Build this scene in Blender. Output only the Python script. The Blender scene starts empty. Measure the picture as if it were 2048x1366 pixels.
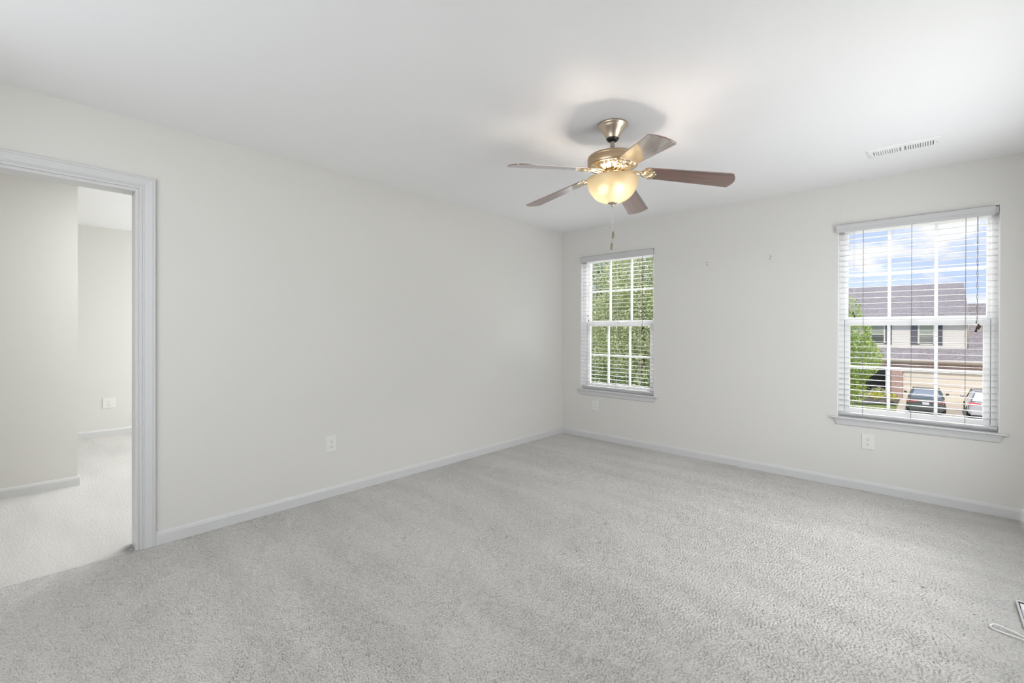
import bpy, math, random
from mathutils import Vector, Matrix
random.seed(7)
PI = math.pi
sc = bpy.context.scene
C = sc.collection

# ------------------------------------------------------------------ camera
yaw, pitch, roll = -0.74344, -0.00301, 0.0028
fwd = Vector((math.sin(yaw)*math.cos(pitch), math.cos(yaw)*math.cos(pitch), math.sin(pitch)))
rt = Vector((math.cos(yaw), -math.sin(yaw), 0)); up = rt.cross(fwd)
r2 = math.cos(roll)*rt + math.sin(roll)*up
u2 = -math.sin(roll)*rt + math.cos(roll)*up
cd = bpy.data.cameras.new('camera'); cam = bpy.data.objects.new('camera', cd); C.objects.link(cam)
m = Matrix.Identity(4)
for i in range(3):
    m[i][0] = r2[i]; m[i][1] = u2[i]; m[i][2] = -fwd[i]
m.translation = (3.297, -4.49821, 1.2554)
cam.matrix_world = m
cd.sensor_width = 36; cd.lens = 904.65*36/2048; cd.shift_y = -20.5/2048
cd.clip_start = 0.05; cd.clip_end = 400
sc.camera = cam

# ------------------------------------------------------------------ colour, world, lights
sc.view_settings.view_transform = 'Standard'; sc.view_settings.look = 'None'
sc.view_settings.gamma = 1; sc.view_settings.use_curve_mapping = False
sc.view_settings.exposure = 0.10
sc.cycles.max_bounces = 10; sc.cycles.diffuse_bounces = 7; sc.cycles.glossy_bounces = 4
sc.cycles.transparent_max_bounces = 24; sc.cycles.sample_clamp_indirect = 6
sc.cycles.caustics_reflective = False; sc.cycles.caustics_refractive = False

w = bpy.data.worlds.new('sky'); sc.world = w; w.use_nodes = True
nt = w.node_tree; N = nt.nodes; L = nt.links; N.clear()
out = N.new('ShaderNodeOutputWorld'); bg = N.new('ShaderNodeBackground')
tc = N.new('ShaderNodeTexCoord'); mp = N.new('ShaderNodeMapping'); mp.inputs['Scale'].default_value = (1.0, 1.0, 1.9)
mp.inputs['Location'].default_value = (1.7, 0.6, 0.4)
nz = N.new('ShaderNodeTexNoise'); nz.inputs['Scale'].default_value = 9.5; nz.inputs['Detail'].default_value = 6; nz.inputs['Roughness'].default_value = .5
cr = N.new('ShaderNodeValToRGB')
cr.color_ramp.elements[0].position = .50; cr.color_ramp.elements[0].color = (.56, .69, .95, 1)
cr.color_ramp.elements[1].position = .62; cr.color_ramp.elements[1].color = (.93, .94, .97, 1)
L.new(tc.outputs['Generated'], mp.inputs[0]); L.new(mp.outputs[0], nz.inputs['Vector']); L.new(nz.outputs['Fac'], cr.inputs[0])
L.new(cr.outputs[0], bg.inputs[0]); bg.inputs[1].default_value = 1.0
L.new(bg.outputs[0], out.inputs[0])

def light(name, kind, loc, energy, color=(1, 1, 1), target=None, size=None, size_y=None, angle=None, radius=None):
    d = bpy.data.lights.new(name, kind); d.energy = energy; d.color = color
    if size: d.shape = 'RECTANGLE'; d.size = size; d.size_y = size_y or size
    if angle is not None: d.angle = angle
    if radius is not None: d.shadow_soft_size = radius
    o = bpy.data.objects.new(name, d); C.objects.link(o); o.location = loc
    if target is not None:
        o.rotation_euler = (Vector(target)-Vector(loc)).to_track_quat('-Z', 'Y').to_euler()
    return o
# hazy sun from behind this house: it lights the street and the opposite house, never this room
light('sun', 'SUN', (0, 0, 30), 2.6, (1, .95, .86), target=(-3, 14, 12), angle=.03)
# added fill lamps, all unseen: at the made-up openings behind and beside the camera,
# and outside, above and below the two windows in view
light('rear_fill', 'AREA', (1.9, -5.28, 1.35), 16, (1, .995, .98), target=(1.9, 0, 1.35), size=2.6, size_y=1.7)
light('side_fill', 'AREA', (4.16, -1.6, 1.2), 30, (.99, .995, 1), target=(0, -1.6, 1.2), size=1.7, size_y=1.3)
light('rear_floor_fill', 'AREA', (1.9, -5.55, 2.25), 20, (1, 1, 1), target=(1.9, -3.2, 0), size=2.4, size_y=.5)
light('side_high_fill', 'AREA', (9.5, -1.5, 5.0), 330, (.99, .995, 1), target=(2.9, -1.6, .8), size=5, size_y=3)
light('window_fill_below', 'AREA', (1.6, 3.6, -1.9), 850, (1, .99, .96), target=(1.2, -1.2, 2.44), size=6, size_y=3)
light('window_fill_above', 'AREA', (1.9, 4.5, 6.2), 2900, (1, 1, 1), target=(1.9, 0, 1.4), size=6, size_y=3)
# added unseen lamps that brighten the hall and the room beyond
light('hall_fill', 'AREA', (-.9, -3.0, 2.42), 38, (.95, .975, 1), target=(-.9, -3.01, 0), size=.9, size_y=1.6)
light('far_room_fill', 'AREA', (-2.7, -1.15, 1.5), 64, (.95, .975, 1), target=(-2.9, -5, 1.2), size=1.6, size_y=1.6)

# ------------------------------------------------------------------ materials
def mat(name, col=(.8, .8, .8), rough=.5, metal=0, spec=.5, coat=0, coat_rough=.1, bump=None, var=None, aniso=None):
    """bump=(scale, distance, detail); var=(scale, amount) a faint uneven tone of the surface itself"""
    m = bpy.data.materials.new(name); m.use_nodes = True
    t = m.node_tree; b = t.nodes['Principled BSDF']
    b.inputs['Base Color'].default_value = (*col, 1); b.inputs['Roughness'].default_value = rough
    b.inputs['Metallic'].default_value = metal; b.inputs['Specular IOR Level'].default_value = spec
    b.inputs['Coat Weight'].default_value = coat; b.inputs['Coat Roughness'].default_value = coat_rough
    if bump or var:
        tc = t.nodes.new('ShaderNodeTexCoord')
    if bump:
        n = t.nodes.new('ShaderNodeTexNoise'); n.inputs['Scale'].default_value = bump[0]; n.inputs['Detail'].default_value = bump[2] if len(bump) > 2 else 3
        bp = t.nodes.new('ShaderNodeBump'); bp.inputs['Distance'].default_value = bump[1]; bp.inputs['Strength'].default_value = 1
        t.links.new(tc.outputs['Object'], n.inputs['Vector']); t.links.new(n.outputs['Fac'], bp.inputs['Height']); t.links.new(bp.outputs[0], b.inputs['Normal'])
    if var:
        n2 = t.nodes.new('ShaderNodeTexNoise'); n2.inputs['Scale'].default_value = var[0]; n2.inputs['Detail'].default_value = 4
        hs = t.nodes.new('ShaderNodeMix'); hs.data_type = 'RGBA'
        hs.inputs[6].default_value = (*[c*(1-var[1]) for c in col], 1); hs.inputs[7].default_value = (*[min(1, c*(1+var[1])) for c in col], 1)
        t.links.new(tc.outputs['Object'], n2.inputs['Vector']); t.links.new(n2.outputs['Fac'], hs.inputs[0]); t.links.new(hs.outputs[2], b.inputs['Base Color'])
    return m
M = {}
M['wall'] = mat('wall paint greige', (.675, .665, .632), .75, spec=.25, bump=(160, .00025), var=(1.2, .01))
M['ceil'] = mat('ceiling paint', (.84, .84, .845), .85, spec=.2, bump=(120, .00025), var=(1.5, .008))
M['trim'] = mat('white trim paint', (.62, .62, .622), .38, var=(8, .01))
M['vinyl'] = mat('white window vinyl', (.93, .93, .93), .35, var=(8, .01))
M['slat'] = mat('white blind slat', (.54, .54, .54), .38, var=(9, .01))
M['cord_dark'] = mat('dark blind cord', (.20, .19, .17), .8, var=(60, .15)); M['cord'] = mat('blind cord', (.70, .69, .66), .8, var=(60, .1))  # one darker cord tone beside the pale one
M['plate'] = mat('outlet plastic', (.74, .74, .71), .35, var=(9, .01))
M['slot'] = mat('dark slot', (.03, .03, .03), .6, var=(9, .1))
M['tassel'] = mat('dark wooden tassel', (.05, .035, .015), .5, var=(60, .3))
M['gap'] = mat('grey weatherstrip', (.10, .10, .10), .7, var=(30, .1))
M['brass'] = mat('antique brass', (.58, .43, .28), .32, 1, bump=(300, .0001), var=(20, .05))
M['nickel'] = mat('champagne nickel', (.60, .50, .39), .30, 1, var=(20, .05))
M['gold'] = mat('polished brass', (.86, .72, .52), .2, 1, var=(20, .05))
M['bronze'] = mat('dark bronze', (.30, .18, .07), .3, 1, var=(30, .2))
M['black'] = mat('black plastic', (.012, .012, .013), .3, var=(20, .1))
M['fob'] = mat('pull chain fob', (.30, .25, .18), .35, .6, var=(60, .15))
M['chain'] = mat('pull chain', (.62, .58, .50), .35, .8, var=(200, .1))
M['vent'] = mat('white vent enamel', (.82, .82, .82), .4, var=(9, .01))
M['ventdark'] = mat('vent duct inside', (.30, .30, .30), .8, var=(9, .05))
M['screw'] = mat('screw steel', (.15, .15, .15), .4, .7, var=(90, .2))
M['bezel'] = mat('silver bezel', (.70, .71, .72), .35, .4, var=(30, .03))
M['cable'] = mat('white cable', (.80, .80, .78), .45, var=(30, .02))

def wood_mat():
    m = mat('dark walnut blade', (.10, .035, .02), .3, coat=1, coat_rough=.10, spec=.6)
    t = m.node_tree; b = t.nodes['Principled BSDF']; b.inputs['Coat IOR'].default_value = 2.9
    tc = t.nodes.new('ShaderNodeTexCoord'); mp = t.nodes.new('ShaderNodeMapping'); mp.inputs['Scale'].default_value = (3, 60, 60)
    n = t.nodes.new('ShaderNodeTexNoise'); n.inputs['Scale'].default_value = 1.6; n.inputs['Detail'].default_value = 6; n.inputs['Distortion'].default_value = .6
    cr = t.nodes.new('ShaderNodeValToRGB'); e = cr.color_ramp.elements
    e[0].position = .3; e[0].color = (.055, .020, .012, 1); e[1].position = .72; e[1].color = (.25, .072, .032, 1)
    t.links.new(tc.outputs['Object'], mp.inputs[0]); t.links.new(mp.outputs[0], n.inputs['Vector']); t.links.new(n.outputs['Fac'], cr.inputs[0]); t.links.new(cr.outputs[0], b.inputs['Base Color'])
    return m
M['wood'] = wood_mat()

def glass_mat(name='window glass', tint=(1, 1, 1)):
    m = bpy.data.materials.new(name); m.use_nodes = True; t = m.node_tree; t.nodes.clear()
    o = t.nodes.new('ShaderNodeOutputMaterial'); mx = t.nodes.new('ShaderNodeMixShader'); tr = t.nodes.new('ShaderNodeBsdfTransparent'); gl = t.nodes.new('ShaderNodeBsdfGlossy')
    fr = t.nodes.new('ShaderNodeFresnel'); fr.inputs[0].default_value = 1.25; gl.inputs['Roughness'].default_value = .02
    tr.inputs[0].default_value = (*tint, 1)
    t.links.new(fr.outputs[0], mx.inputs[0]); t.links.new(tr.outputs[0], mx.inputs[1]); t.links.new(gl.outputs[0], mx.inputs[2]); t.links.new(mx.outputs[0], o.inputs[0])
    return m
M['glass'] = glass_mat()

def bowl_mat():
    m = bpy.data.materials.new('frosted cream glass'); m.use_nodes = True; t = m.node_tree; t.nodes.clear()
    o = t.nodes.new('ShaderNodeOutputMaterial')
    tl = t.nodes.new('ShaderNodeBsdfTranslucent'); df = t.nodes.new('ShaderNodeBsdfDiffuse'); gl = t.nodes.new('ShaderNodeBsdfGlossy')
    n = t.nodes.new('ShaderNodeTexNoise'); n.inputs['Scale'].default_value = 14; cr = t.nodes.new('ShaderNodeValToRGB')
    cr.color_ramp.elements[0].color = (.98, .88, .68, 1); cr.color_ramp.elements[1].color = (1.0, .93, .78, 1)
    t.links.new(n.outputs['Fac'], cr.inputs[0]); t.links.new(cr.outputs[0], tl.inputs[0])
    df.inputs[0].default_value = (.85, .74, .55, 1); gl.inputs['Roughness'].default_value = .25
    rf = t.nodes.new('ShaderNodeBsdfRefraction'); rf.inputs['Roughness'].default_value = .5; rf.inputs['IOR'].default_value = 1.35; rf.inputs[0].default_value = (1, .93, .80, 1)
    m0 = t.nodes.new('ShaderNodeMixShader'); m0.inputs[0].default_value = .40; t.links.new(tl.outputs[0], m0.inputs[1]); t.links.new(rf.outputs[0], m0.inputs[2])
    m1 = t.nodes.new('ShaderNodeMixShader'); m1.inputs[0].default_value = .07; m2 = t.nodes.new('ShaderNodeMixShader'); m2.inputs[0].default_value = .03
    t.links.new(m0.outputs[0], m1.inputs[1]); t.links.new(df.outputs[0], m1.inputs[2]); t.links.new(m1.outputs[0], m2.inputs[1]); t.links.new(gl.outputs[0], m2.inputs[2]); t.links.new(m2.outputs[0], o.inputs[0])
    return m
M['bowl'] = bowl_mat()

def emit(name, col, s):
    m = bpy.data.materials.new(name); m.use_nodes = True; t = m.node_tree; t.nodes.clear()
    o = t.nodes.new('ShaderNodeOutputMaterial'); e = t.nodes.new('ShaderNodeEmission'); e.inputs[0].default_value = (*col, 1); e.inputs[1].default_value = s
    n = t.nodes.new('ShaderNodeTexNoise'); mu = t.nodes.new('ShaderNodeMapRange'); mu.inputs[3].default_value = s*.97; mu.inputs[4].default_value = s*1.03
    t.links.new(n.outputs['Fac'], mu.inputs[0]); t.links.new(mu.outputs[0], e.inputs[1]); t.links.new(e.outputs[0], o.inputs[0])
    return m
M['bulb'] = emit('lit bulb', (1, .90, .76), 150)

def carpet_mat():
    m = mat('carpet', (.6, .59, .56), .95, spec=.05); t = m.node_tree; b = t.nodes['Principled BSDF']; N = t.nodes; L = t.links
    b.inputs['Sheen Weight'].default_value = .12; b.inputs['Sheen Roughness'].default_value = .6
    tc = N.new('ShaderNodeTexCoord')
    def noise(scale, detail, rough=.5, sx=1, sy=1, rot=0, dist=0):
        mp = N.new('ShaderNodeMapping'); mp.inputs['Scale'].default_value = (sx, sy, 1); mp.inputs['Rotation'].default_value = (0, 0, rot)
        n = N.new('ShaderNodeTexNoise'); n.inputs['Scale'].default_value = scale; n.inputs['Detail'].default_value = detail; n.inputs['Roughness'].default_value = rough; n.inputs['Distortion'].default_value = dist
        L.new(tc.outputs['Object'], mp.inputs[0]); L.new(mp.outputs[0], n.inputs['Vector']); return n.outputs['Fac']
    def mth(op, a, b_=None, c=None):
        n = N.new('ShaderNodeMath'); n.operation = op
        for i, v in enumerate((a, b_, c)):
            if v is None: continue
            if isinstance(v, (int, float)): n.inputs[i].default_value = v
            else: L.new(v, n.inputs[i])
        return n.outputs[0]
    def rng(v, a, b_, c, d):
        n = N.new('ShaderNodeMapRange'); n.interpolation_type = 'SMOOTHSTEP'
        L.new(v, n.inputs[0])
        for i, q in enumerate((a, b_, c, d)): n.inputs[i+1].default_value = q
        return n.outputs[0]
    tuft = noise(88, 4, .68, 1, 1, 0, .5)            # twisted loops about a centimetre across
    fine = noise(330, 3, .7)
    row = noise(52, 2, .5, .6, 1.35, .75)           # pile leaning in short combed ridges
    big = noise(1.1, 3, .5, 1, 1, .3)
    track = noise(1.6, 2, .5, .5, 3.0, .9)  # pile-direction shading of the tracks, put into the colour
    h = mth('ADD', mth('MULTIPLY', tuft, 1.0), mth('ADD', mth('MULTIPLY', fine, .35), mth('MULTIPLY', row, .55)))
    # furniture leg dents and scuffs pressed into the pile
    sep = N.new('ShaderNodeSeparateXYZ'); L.new(tc.outputs['Object'], sep.inputs[0])
    X, Y = sep.outputs[0], sep.outputs[1]
    dents = None
    for (px, py, r) in DENTS:
        dx = mth('SUBTRACT', X, px); dy = mth('SUBTRACT', Y, py)
        d = mth('SQRT', mth('ADD', mth('MULTIPLY', dx, dx), mth('MULTIPLY', dy, dy)))
        v = rng(d, r*.4, r, 1, 0)
        dents = v if dents is None else mth('MAXIMUM', dents, v)
    h = mth('SUBTRACT', h, mth('MULTIPLY', dents, 1.2))
    bp = N.new('ShaderNodeBump'); bp.inputs['Distance'].default_value = .008; bp.inputs['Strength'].default_value = 1
    L.new(h, bp.inputs['Height']); L.new(bp.outputs[0], b.inputs['Normal'])
    # colour: painted shading of vacuum tracks and tuft gaps, plus doorway seam dirt
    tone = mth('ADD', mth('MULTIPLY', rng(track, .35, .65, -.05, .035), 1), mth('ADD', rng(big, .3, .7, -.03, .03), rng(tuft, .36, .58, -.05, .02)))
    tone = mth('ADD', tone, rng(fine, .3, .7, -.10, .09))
    seam = mth('MULTIPLY', rng(mth('ABSOLUTE', mth('ADD', X, -.012)), .0, .012, 1, 0), mth('MULTIPLY', rng(Y, -4.8, -4.6, 0, 1), rng(Y, -4.06, -4.03, 1, 0)))
    seam = mth('MULTIPLY', seam, rng(noise(14, 3), .35, .65, .1, 1))
    dx = mth('MULTIPLY', mth('ADD', X, .05), .55); dy = mth('ADD', Y, 4.07)
    dirt = rng(mth('SQRT', mth('ADD', mth('MULTIPLY', dx, dx), mth('MULTIPLY', dy, dy))), .01, .06, 1, 0)
    dirt = mth('MULTIPLY', dirt, rng(noise(60, 4), .3, .6, .2, 1))
    tone = mth('SUBTRACT', tone, mth('ADD', mth('MULTIPLY', seam, .14), mth('ADD', mth('MULTIPLY', dirt, .5), mth('MULTIPLY', dents, .12))))
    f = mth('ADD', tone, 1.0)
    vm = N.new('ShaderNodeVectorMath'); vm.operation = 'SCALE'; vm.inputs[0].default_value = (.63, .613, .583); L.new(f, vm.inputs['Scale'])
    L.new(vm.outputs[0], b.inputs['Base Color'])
    return m
DENTS = [(1.28, -2.28, .018), (1.41, -2.50, .016), (1.86, -2.18, .02), (1.79, -2.43, .018), (1.75, -1.93, .02), (1.05, -2.47, .018), (3.05, -1.55, .012), (3.17, -1.53, .012), (3.28, -1.50, .012), (.97, -2.93, .018)]
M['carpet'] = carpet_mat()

# ------------------------------------------------------------------ mesh helpers
class MB:
    def __init__(s): s.v = []; s.f = []; s.sm = []
    def add(s, vs, fs, smooth=False):
        n = len(s.v); s.v += [tuple(v) for v in vs]; s.f += [tuple(i+n for i in f) for f in fs]; s.sm += [smooth]*len(fs); return s
    def box(s, a, b, M_=None):
        x0, y0, z0 = a; x1, y1, z1 = b
        vs = [(x0,y0,z0),(x1,y0,z0),(x1,y1,z0),(x0,y1,z0),(x0,y0,z1),(x1,y0,z1),(x1,y1,z1),(x0,y1,z1)]
        if M_ is not None: vs = [M_ @ Vector(v) for v in vs]
        return s.add(vs, [(0,3,2,1),(4,5,6,7),(0,1,5,4),(1,2,6,5),(2,3,7,6),(3,0,4,7)])
    def bar(s, p, q, wd, ht):
        p, q = Vector(p), Vector(q); d = (q-p).normalized(); u = Vector((0,0,1)) if abs(d.z) < .9 else Vector((0,1,0))
        sd = d.cross(u).normalized(); u = sd.cross(d)
        vs = [e + sd*a*wd/2 + u*b*ht/2 for e in (p, q) for a, b in ((-1,-1),(1,-1),(1,1),(-1,1))]
        return s.add(vs, [(0,1,2,3),(7,6,5,4),(0,4,5,1),(1,5,6,2),(2,6,7,3),(3,7,4,0)])
    def tube(s, pts, r, n=8, cap=True):
        pts = [Vector(p) for p in pts]; rs = r if isinstance(r, (list, tuple)) else [r]*len(pts)
        vs = []; fs = []; ref = None
        for i, p in enumerate(pts):
            d = (pts[min(i+1, len(pts)-1)]-pts[max(i-1, 0)]).normalized()
            if ref is None: ref = Vector((0,0,1)) if abs(d.z) < .9 else Vector((1,0,0))
            a = d.cross(ref).normalized(); b = d.cross(a).normalized(); ref = a.cross(d)
            for k in range(n):
                t = 2*PI*k/n; vs.append(p + (a*math.cos(t)+b*math.sin(t))*rs[i])
        for i in range(len(pts)-1):
            for k in range(n):
                fs.append((i*n+k, i*n+(k+1)%n, (i+1)*n+(k+1)%n, (i+1)*n+k))
        s.add(vs, fs, True)
        if cap:
            s.add([vs[k] for k in range(n)], [tuple(range(n))]); s.add([vs[-n+k] for k in range(n)], [tuple(reversed(range(n)))])
        return s
    def lathe(s, prof, o=(0,0,0), n=48, mod=None, smooth=True):
        vs = []; fs = []
        for i, (r, z) in enumerate(prof):
            for k in range(n):
                t = 2*PI*k/n; rr, zz = (r, z) if mod is None else mod(i, r, z, k)
                vs.append((o[0]+rr*math.cos(t), o[1]+rr*math.sin(t), o[2]+zz))
        for i in range(len(prof)-1):
            for k in range(n):
                fs.append((i*n+k, (i+1)*n+k, (i+1)*n+(k+1)%n, i*n+(k+1)%n))
        return s.add(vs, fs, smooth)
    def sweep(s, prof, path, side):
        """profile (u,v) swept along path of (point, udir, vdir)"""
        n = len(prof); vs = []; fs = []
        for p, ud, vd in path:
            for u, v in prof: vs.append(Vector(p)+Vector(ud)*u+Vector(vd)*v)
        for i in range(len(path)-1):
            for k in range(n): fs.append((i*n+k, i*n+(k+1)%n, (i+1)*n+(k+1)%n, (i+1)*n+k))
        fs.append(tuple(range(n))); fs.append(tuple((len(path)-1)*n+k for k in reversed(range(n))))
        return s.add(vs, fs)
    def prism(s, pts, z0, z1, M_=None):
        n = len(pts); vs = [Vector((x, y, z)) for z in (z0, z1) for x, y in pts]
        if M_ is not None: vs = [M_ @ v for v in vs]
        return s.add(vs, [tuple(reversed(range(n))), tuple(range(n, 2*n))]+[(k, (k+1)%n, n+(k+1)%n, n+k) for k in range(n)])
    def build(s, name, m, parent=None, bevel=0, recalc=True, origin=None):
        me = bpy.data.meshes.new(name)
        o_ = Vector(origin) if origin else Vector((0,0,0))
        me.from_pydata([tuple(Vector(v)-o_) for v in s.v], [], s.f); me.update()
        for p, q in zip(me.polygons, s.sm): p.use_smooth = q
        if recalc:
            import bmesh
            bm = bmesh.new(); bm.from_mesh(me); bmesh.ops.remove_doubles(bm, verts=bm.verts, dist=1e-6) if any(s.sm) else None
            bmesh.ops.recalc_face_normals(bm, faces=bm.faces); bm.to_mesh(me); bm.free()
        for mm in (m if isinstance(m, (list, tuple)) else [m]): me.materials.append(mm)
        o = bpy.data.objects.new(name, me); C.objects.link(o); o.location = o_
        if parent: o.parent = parent; o.matrix_parent_inverse = Matrix.Translation(-parent.location) if not parent.parent and parent.type == 'EMPTY' else Matrix.Identity(4)
        if parent and not (parent.type == 'EMPTY' and not parent.parent):
            o.matrix_parent_inverse = Matrix.Translation(-WL(parent))
        if bevel:
            b = o.modifiers.new('bevel', 'BEVEL'); b.width = bevel; b.segments = 2; b.limit_method = 'ANGLE'; b.angle_limit = .6
        return o
def WL(o):
    # world location of an object none of whose ancestors is rotated
    v = o.matrix_parent_inverse @ o.location if o.parent else o.location.copy()
    return WL(o.parent)+v if o.parent else v
def tag(o, label=None, cat=None, group=None, kind=None):
    if label: o['label'] = label
    if cat: o['category'] = cat
    if group: o['group'] = group
    if kind: o['kind'] = kind
    return o
def empty(name, loc): 
    o = bpy.data.objects.new(name, None); C.objects.link(o); o.location = loc; o.empty_display_size = .1; return o
def struct(mb, name, m, **k): return tag(mb.build(name, m, **k), kind='structure')

# ------------------------------------------------------------------ room shell
H = 2.44; XR = 3.95; YB = -5.05; T = .14
WIN = [(.272, 1.183), (2.758, 3.656)]; WZ0, WZ1 = .565, 2.118
# window wall (y from 0 to T), opened for the two windows
mb = MB(); xs = [-T, WIN[0][0], WIN[0][1], WIN[1][0], WIN[1][1], XR+T]
for i in (0, 2, 4): mb.box((xs[i], 0, -.3), (xs[i+1], T+.03, H+.15))
for a, b in WIN: mb.box((a, 0, -.3), (b, T+.03, WZ0)); mb.box((a, 0, WZ1), (b, T+.03, H+.15))
struct(mb, 'wall_back', M['wall'])
# left wall with the doorway
DY0, DY1, DZ = -4.86, -4.045, 2.045
mb = MB(); mb.box((-T+.02, DY1, -.02), (0, 0, H)); mb.box((-T+.02, -6.2, -.02), (0, DY0, H)); mb.box((-T+.02, DY0, DZ), (0, DY1, H))
struct(mb, 'wall_left', M['wall'])
# right wall, with an added, unseen opening that lets the side fill lamps in
mb = MB(); mb.box((XR, -.72, 0), (XR+T, 0, H)); mb.box((XR, YB-T, 0), (XR+T, -2.48, H)); mb.box((XR, -2.48, 0), (XR+T, -.72, .52)); mb.box((XR, -2.48, 1.90), (XR+T, -.72, H))
struct(mb, 'wall_right', M['wall'])
# wall behind the camera, with a wide opening added to let the rear fill lamps in
mb = MB(); mb.box((0, YB-T, 0), (.6, YB, H)); mb.box((3.2, YB-T, 0), (XR, YB, H)); mb.box((.6, YB-T, 0), (3.2, YB, .5)); mb.box((.6, YB-T, 2.4), (3.2, YB, H))
struct(mb, 'wall_front', M['wall'])
struct(MB().box((-T, -6.3, H), (XR+T, 0, H+.15)).box((-6.2, -6.3, H), (-T, 0, H+.15)), 'ceiling', M['ceil'])
def carpet_floor():
    """one floor mesh: flat in the hall and far room, real tufted pile in this room"""
    import numpy as np
    nx, ny = 1180, 1508; x0, x1, y0_, y1_ = 0.0, XR, YB, 0.0
    rg = np.random.default_rng(5)
    fx = np.fft.fftfreq(nx, (x1-x0)/nx)[None, :]; fy = np.fft.fftfreq(ny, (y1_-y0_)/ny)[:, None]
    def band(fc, bw, ax, ay, ang):
        u = (fx*math.cos(ang)+fy*math.sin(ang))*ax; v = (-fx*math.sin(ang)+fy*math.cos(ang))*ay
        rr = np.sqrt(u*u+v*v); k = np.exp(-((rr-fc)/bw)**2)
        n = np.fft.ifft2(np.fft.fft2(rg.standard_normal((ny, nx)))*k).real
        return n/n.std()
    a = band(88, 30, 1.35, .85, -.12)           # tufts lying in short rows
    b = band(125, 30, 1.0, 1.0, 0)
    big = band(.9, .8, 1, 1, 0); st = band(3.0, 1.5, .35, 1.6, .9)
    n = a*.8+b*.45
    h = np.where(n < -.1, (n+.1)*.0044, np.tanh((n+.1)*.8)*.0018)
    h *= np.clip(1+.07*big+.08*st, .7, 1.3)
    h = np.clip(h, -.0095, .0028)
    xs = np.linspace(x0, x1, nx); ys = np.linspace(y0_, y1_, ny)
    X, Y = np.meshgrid(xs, ys)
    for (px, py, r) in DENTS:
        d = np.hypot(X-px, Y-py); h -= .007*np.clip(1-d/(r*1.15), 0, 1)**.5
    h -= .0015*np.exp(-((X-.0)/.02)**2)*(Y < -4.05)
    e = np.minimum(np.minimum(X-x0, x1-X), np.minimum(Y-y0_, y1_-Y)); h = np.where(e < .0025, 0, h)
    h = np.where((e < .012) & (X > .03), np.minimum(h, -.001), h)
    V = np.stack([X, Y, h], -1).reshape(-1, 3)
    i = np.arange(ny-1)[:, None]*nx+np.arange(nx-1)[None, :]
    F = np.stack([i, i+1, i+nx+1, i+nx], -1).reshape(-1, 4)
    k = len(V)
    ex = [(-6.2, -6.3, 0), (0, -6.3, 0), (0, 0, 0), (-6.2, 0, 0), (0, -6.3, -.001), (XR+T, -6.3, -.001), (XR+T, YB, -.001), (0, YB, -.001), (-6.2, -6.3, -.2), (XR+T, -6.3, -.2), (XR+T, 0, -.2), (-6.2, 0, -.2), (XR, YB, -.001), (XR+T, YB, -.001), (XR+T, 0, -.001), (XR, 0, -.001)]
    V = np.concatenate([V, np.array(ex, float)]); F = np.concatenate([F, k+np.array([(0, 1, 2, 3), (4, 5, 6, 7), (11, 10, 9, 8), (12, 13, 14, 15)])])
    me = bpy.data.meshes.new('floor'); me.vertices.add(len(V)); me.vertices.foreach_set('co', V.astype('f').ravel())
    me.loops.add(F.size); me.loops.foreach_set('vertex_index', F.astype('i').ravel())
    me.polygons.add(len(F)); me.polygons.foreach_set('loop_start', np.arange(0, F.size, 4, dtype='i'))
    me.polygons.foreach_set('use_smooth', np.ones(len(F), dtype=bool))
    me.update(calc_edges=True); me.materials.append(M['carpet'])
    o = bpy.data.objects.new('floor', me); C.objects.link(o); return tag(o, kind='structure')
carpet_floor()
struct(MB().box((-.5, -6.9, 2.62), (XR+.6, YB-T, 2.70)), 'sun_block', M['trim'])  # unseen overhang added to keep the sun off the carpet
# rooms beyond the doorway
HX = -1.715
struct(MB().box((HX-.12, -6.2, 0), (HX, -4.185, H)), 'wall_hall', M['wall'])
struct(MB().box((-3.95, -6.2, 0), (-3.80, -1.0, H)), 'wall_far', M['wall'])
struct(MB().box((-3.8, -1.0, 0), (-T, -.85, H)), 'wall_side', M['wall'])
struct(MB().box((-3.8, -6.3, 0), (0, -6.2, H)), 'wall_end', M['wall'])

# baseboards
BP = [(0, -.012), (.0123, -.012), (.0123, .056), (.0105, .060), (.0095, .066), (.006, .072), (.003, .0765), (0, .0765)]
def base(name, pts, inw):
    """pts along the wall foot, inw direction into the room"""
    path = [(p, inw, (0, 0, 1)) for p in pts]
    return struct(MB().sweep(BP, path, 1), name, M['trim'])
base('baseboard_left', [(0, -3.967, 0), (0, 0, 0)], (1, 0, 0))
base('baseboard_back', [(0, 0, 0), (XR, 0, 0)], (0, -1, 0))
base('baseboard_right', [(XR, -5.05, 0), (XR, 0, 0)], (-1, 0, 0))
base('baseboard_front', [(0, YB, 0), (XR, YB, 0)], (0, 1, 0))
mbh = MB().sweep(BP, [((HX, -6.2, 0), (1, 0, 0), (0, 0, 1)), ((HX, -4.185, 0), (1, 1, 0), (0, 0, 1)), ((HX-.12, -4.185, 0), (-1, 1, 0), (0, 0, 1)), ((HX-.12, -6.2, 0), (-1, 0, 0), (0, 0, 1))], 1)
struct(mbh, 'baseboard_hall', M['trim'])
base('baseboard_far', [(-3.80, -6.2, 0), (-3.80, -1.0, 0)], (1, 0, 0))
base('baseboard_side', [(-3.8, -1.0, 0), (-T, -1.0, 0)], (0, -1, 0))

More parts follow.
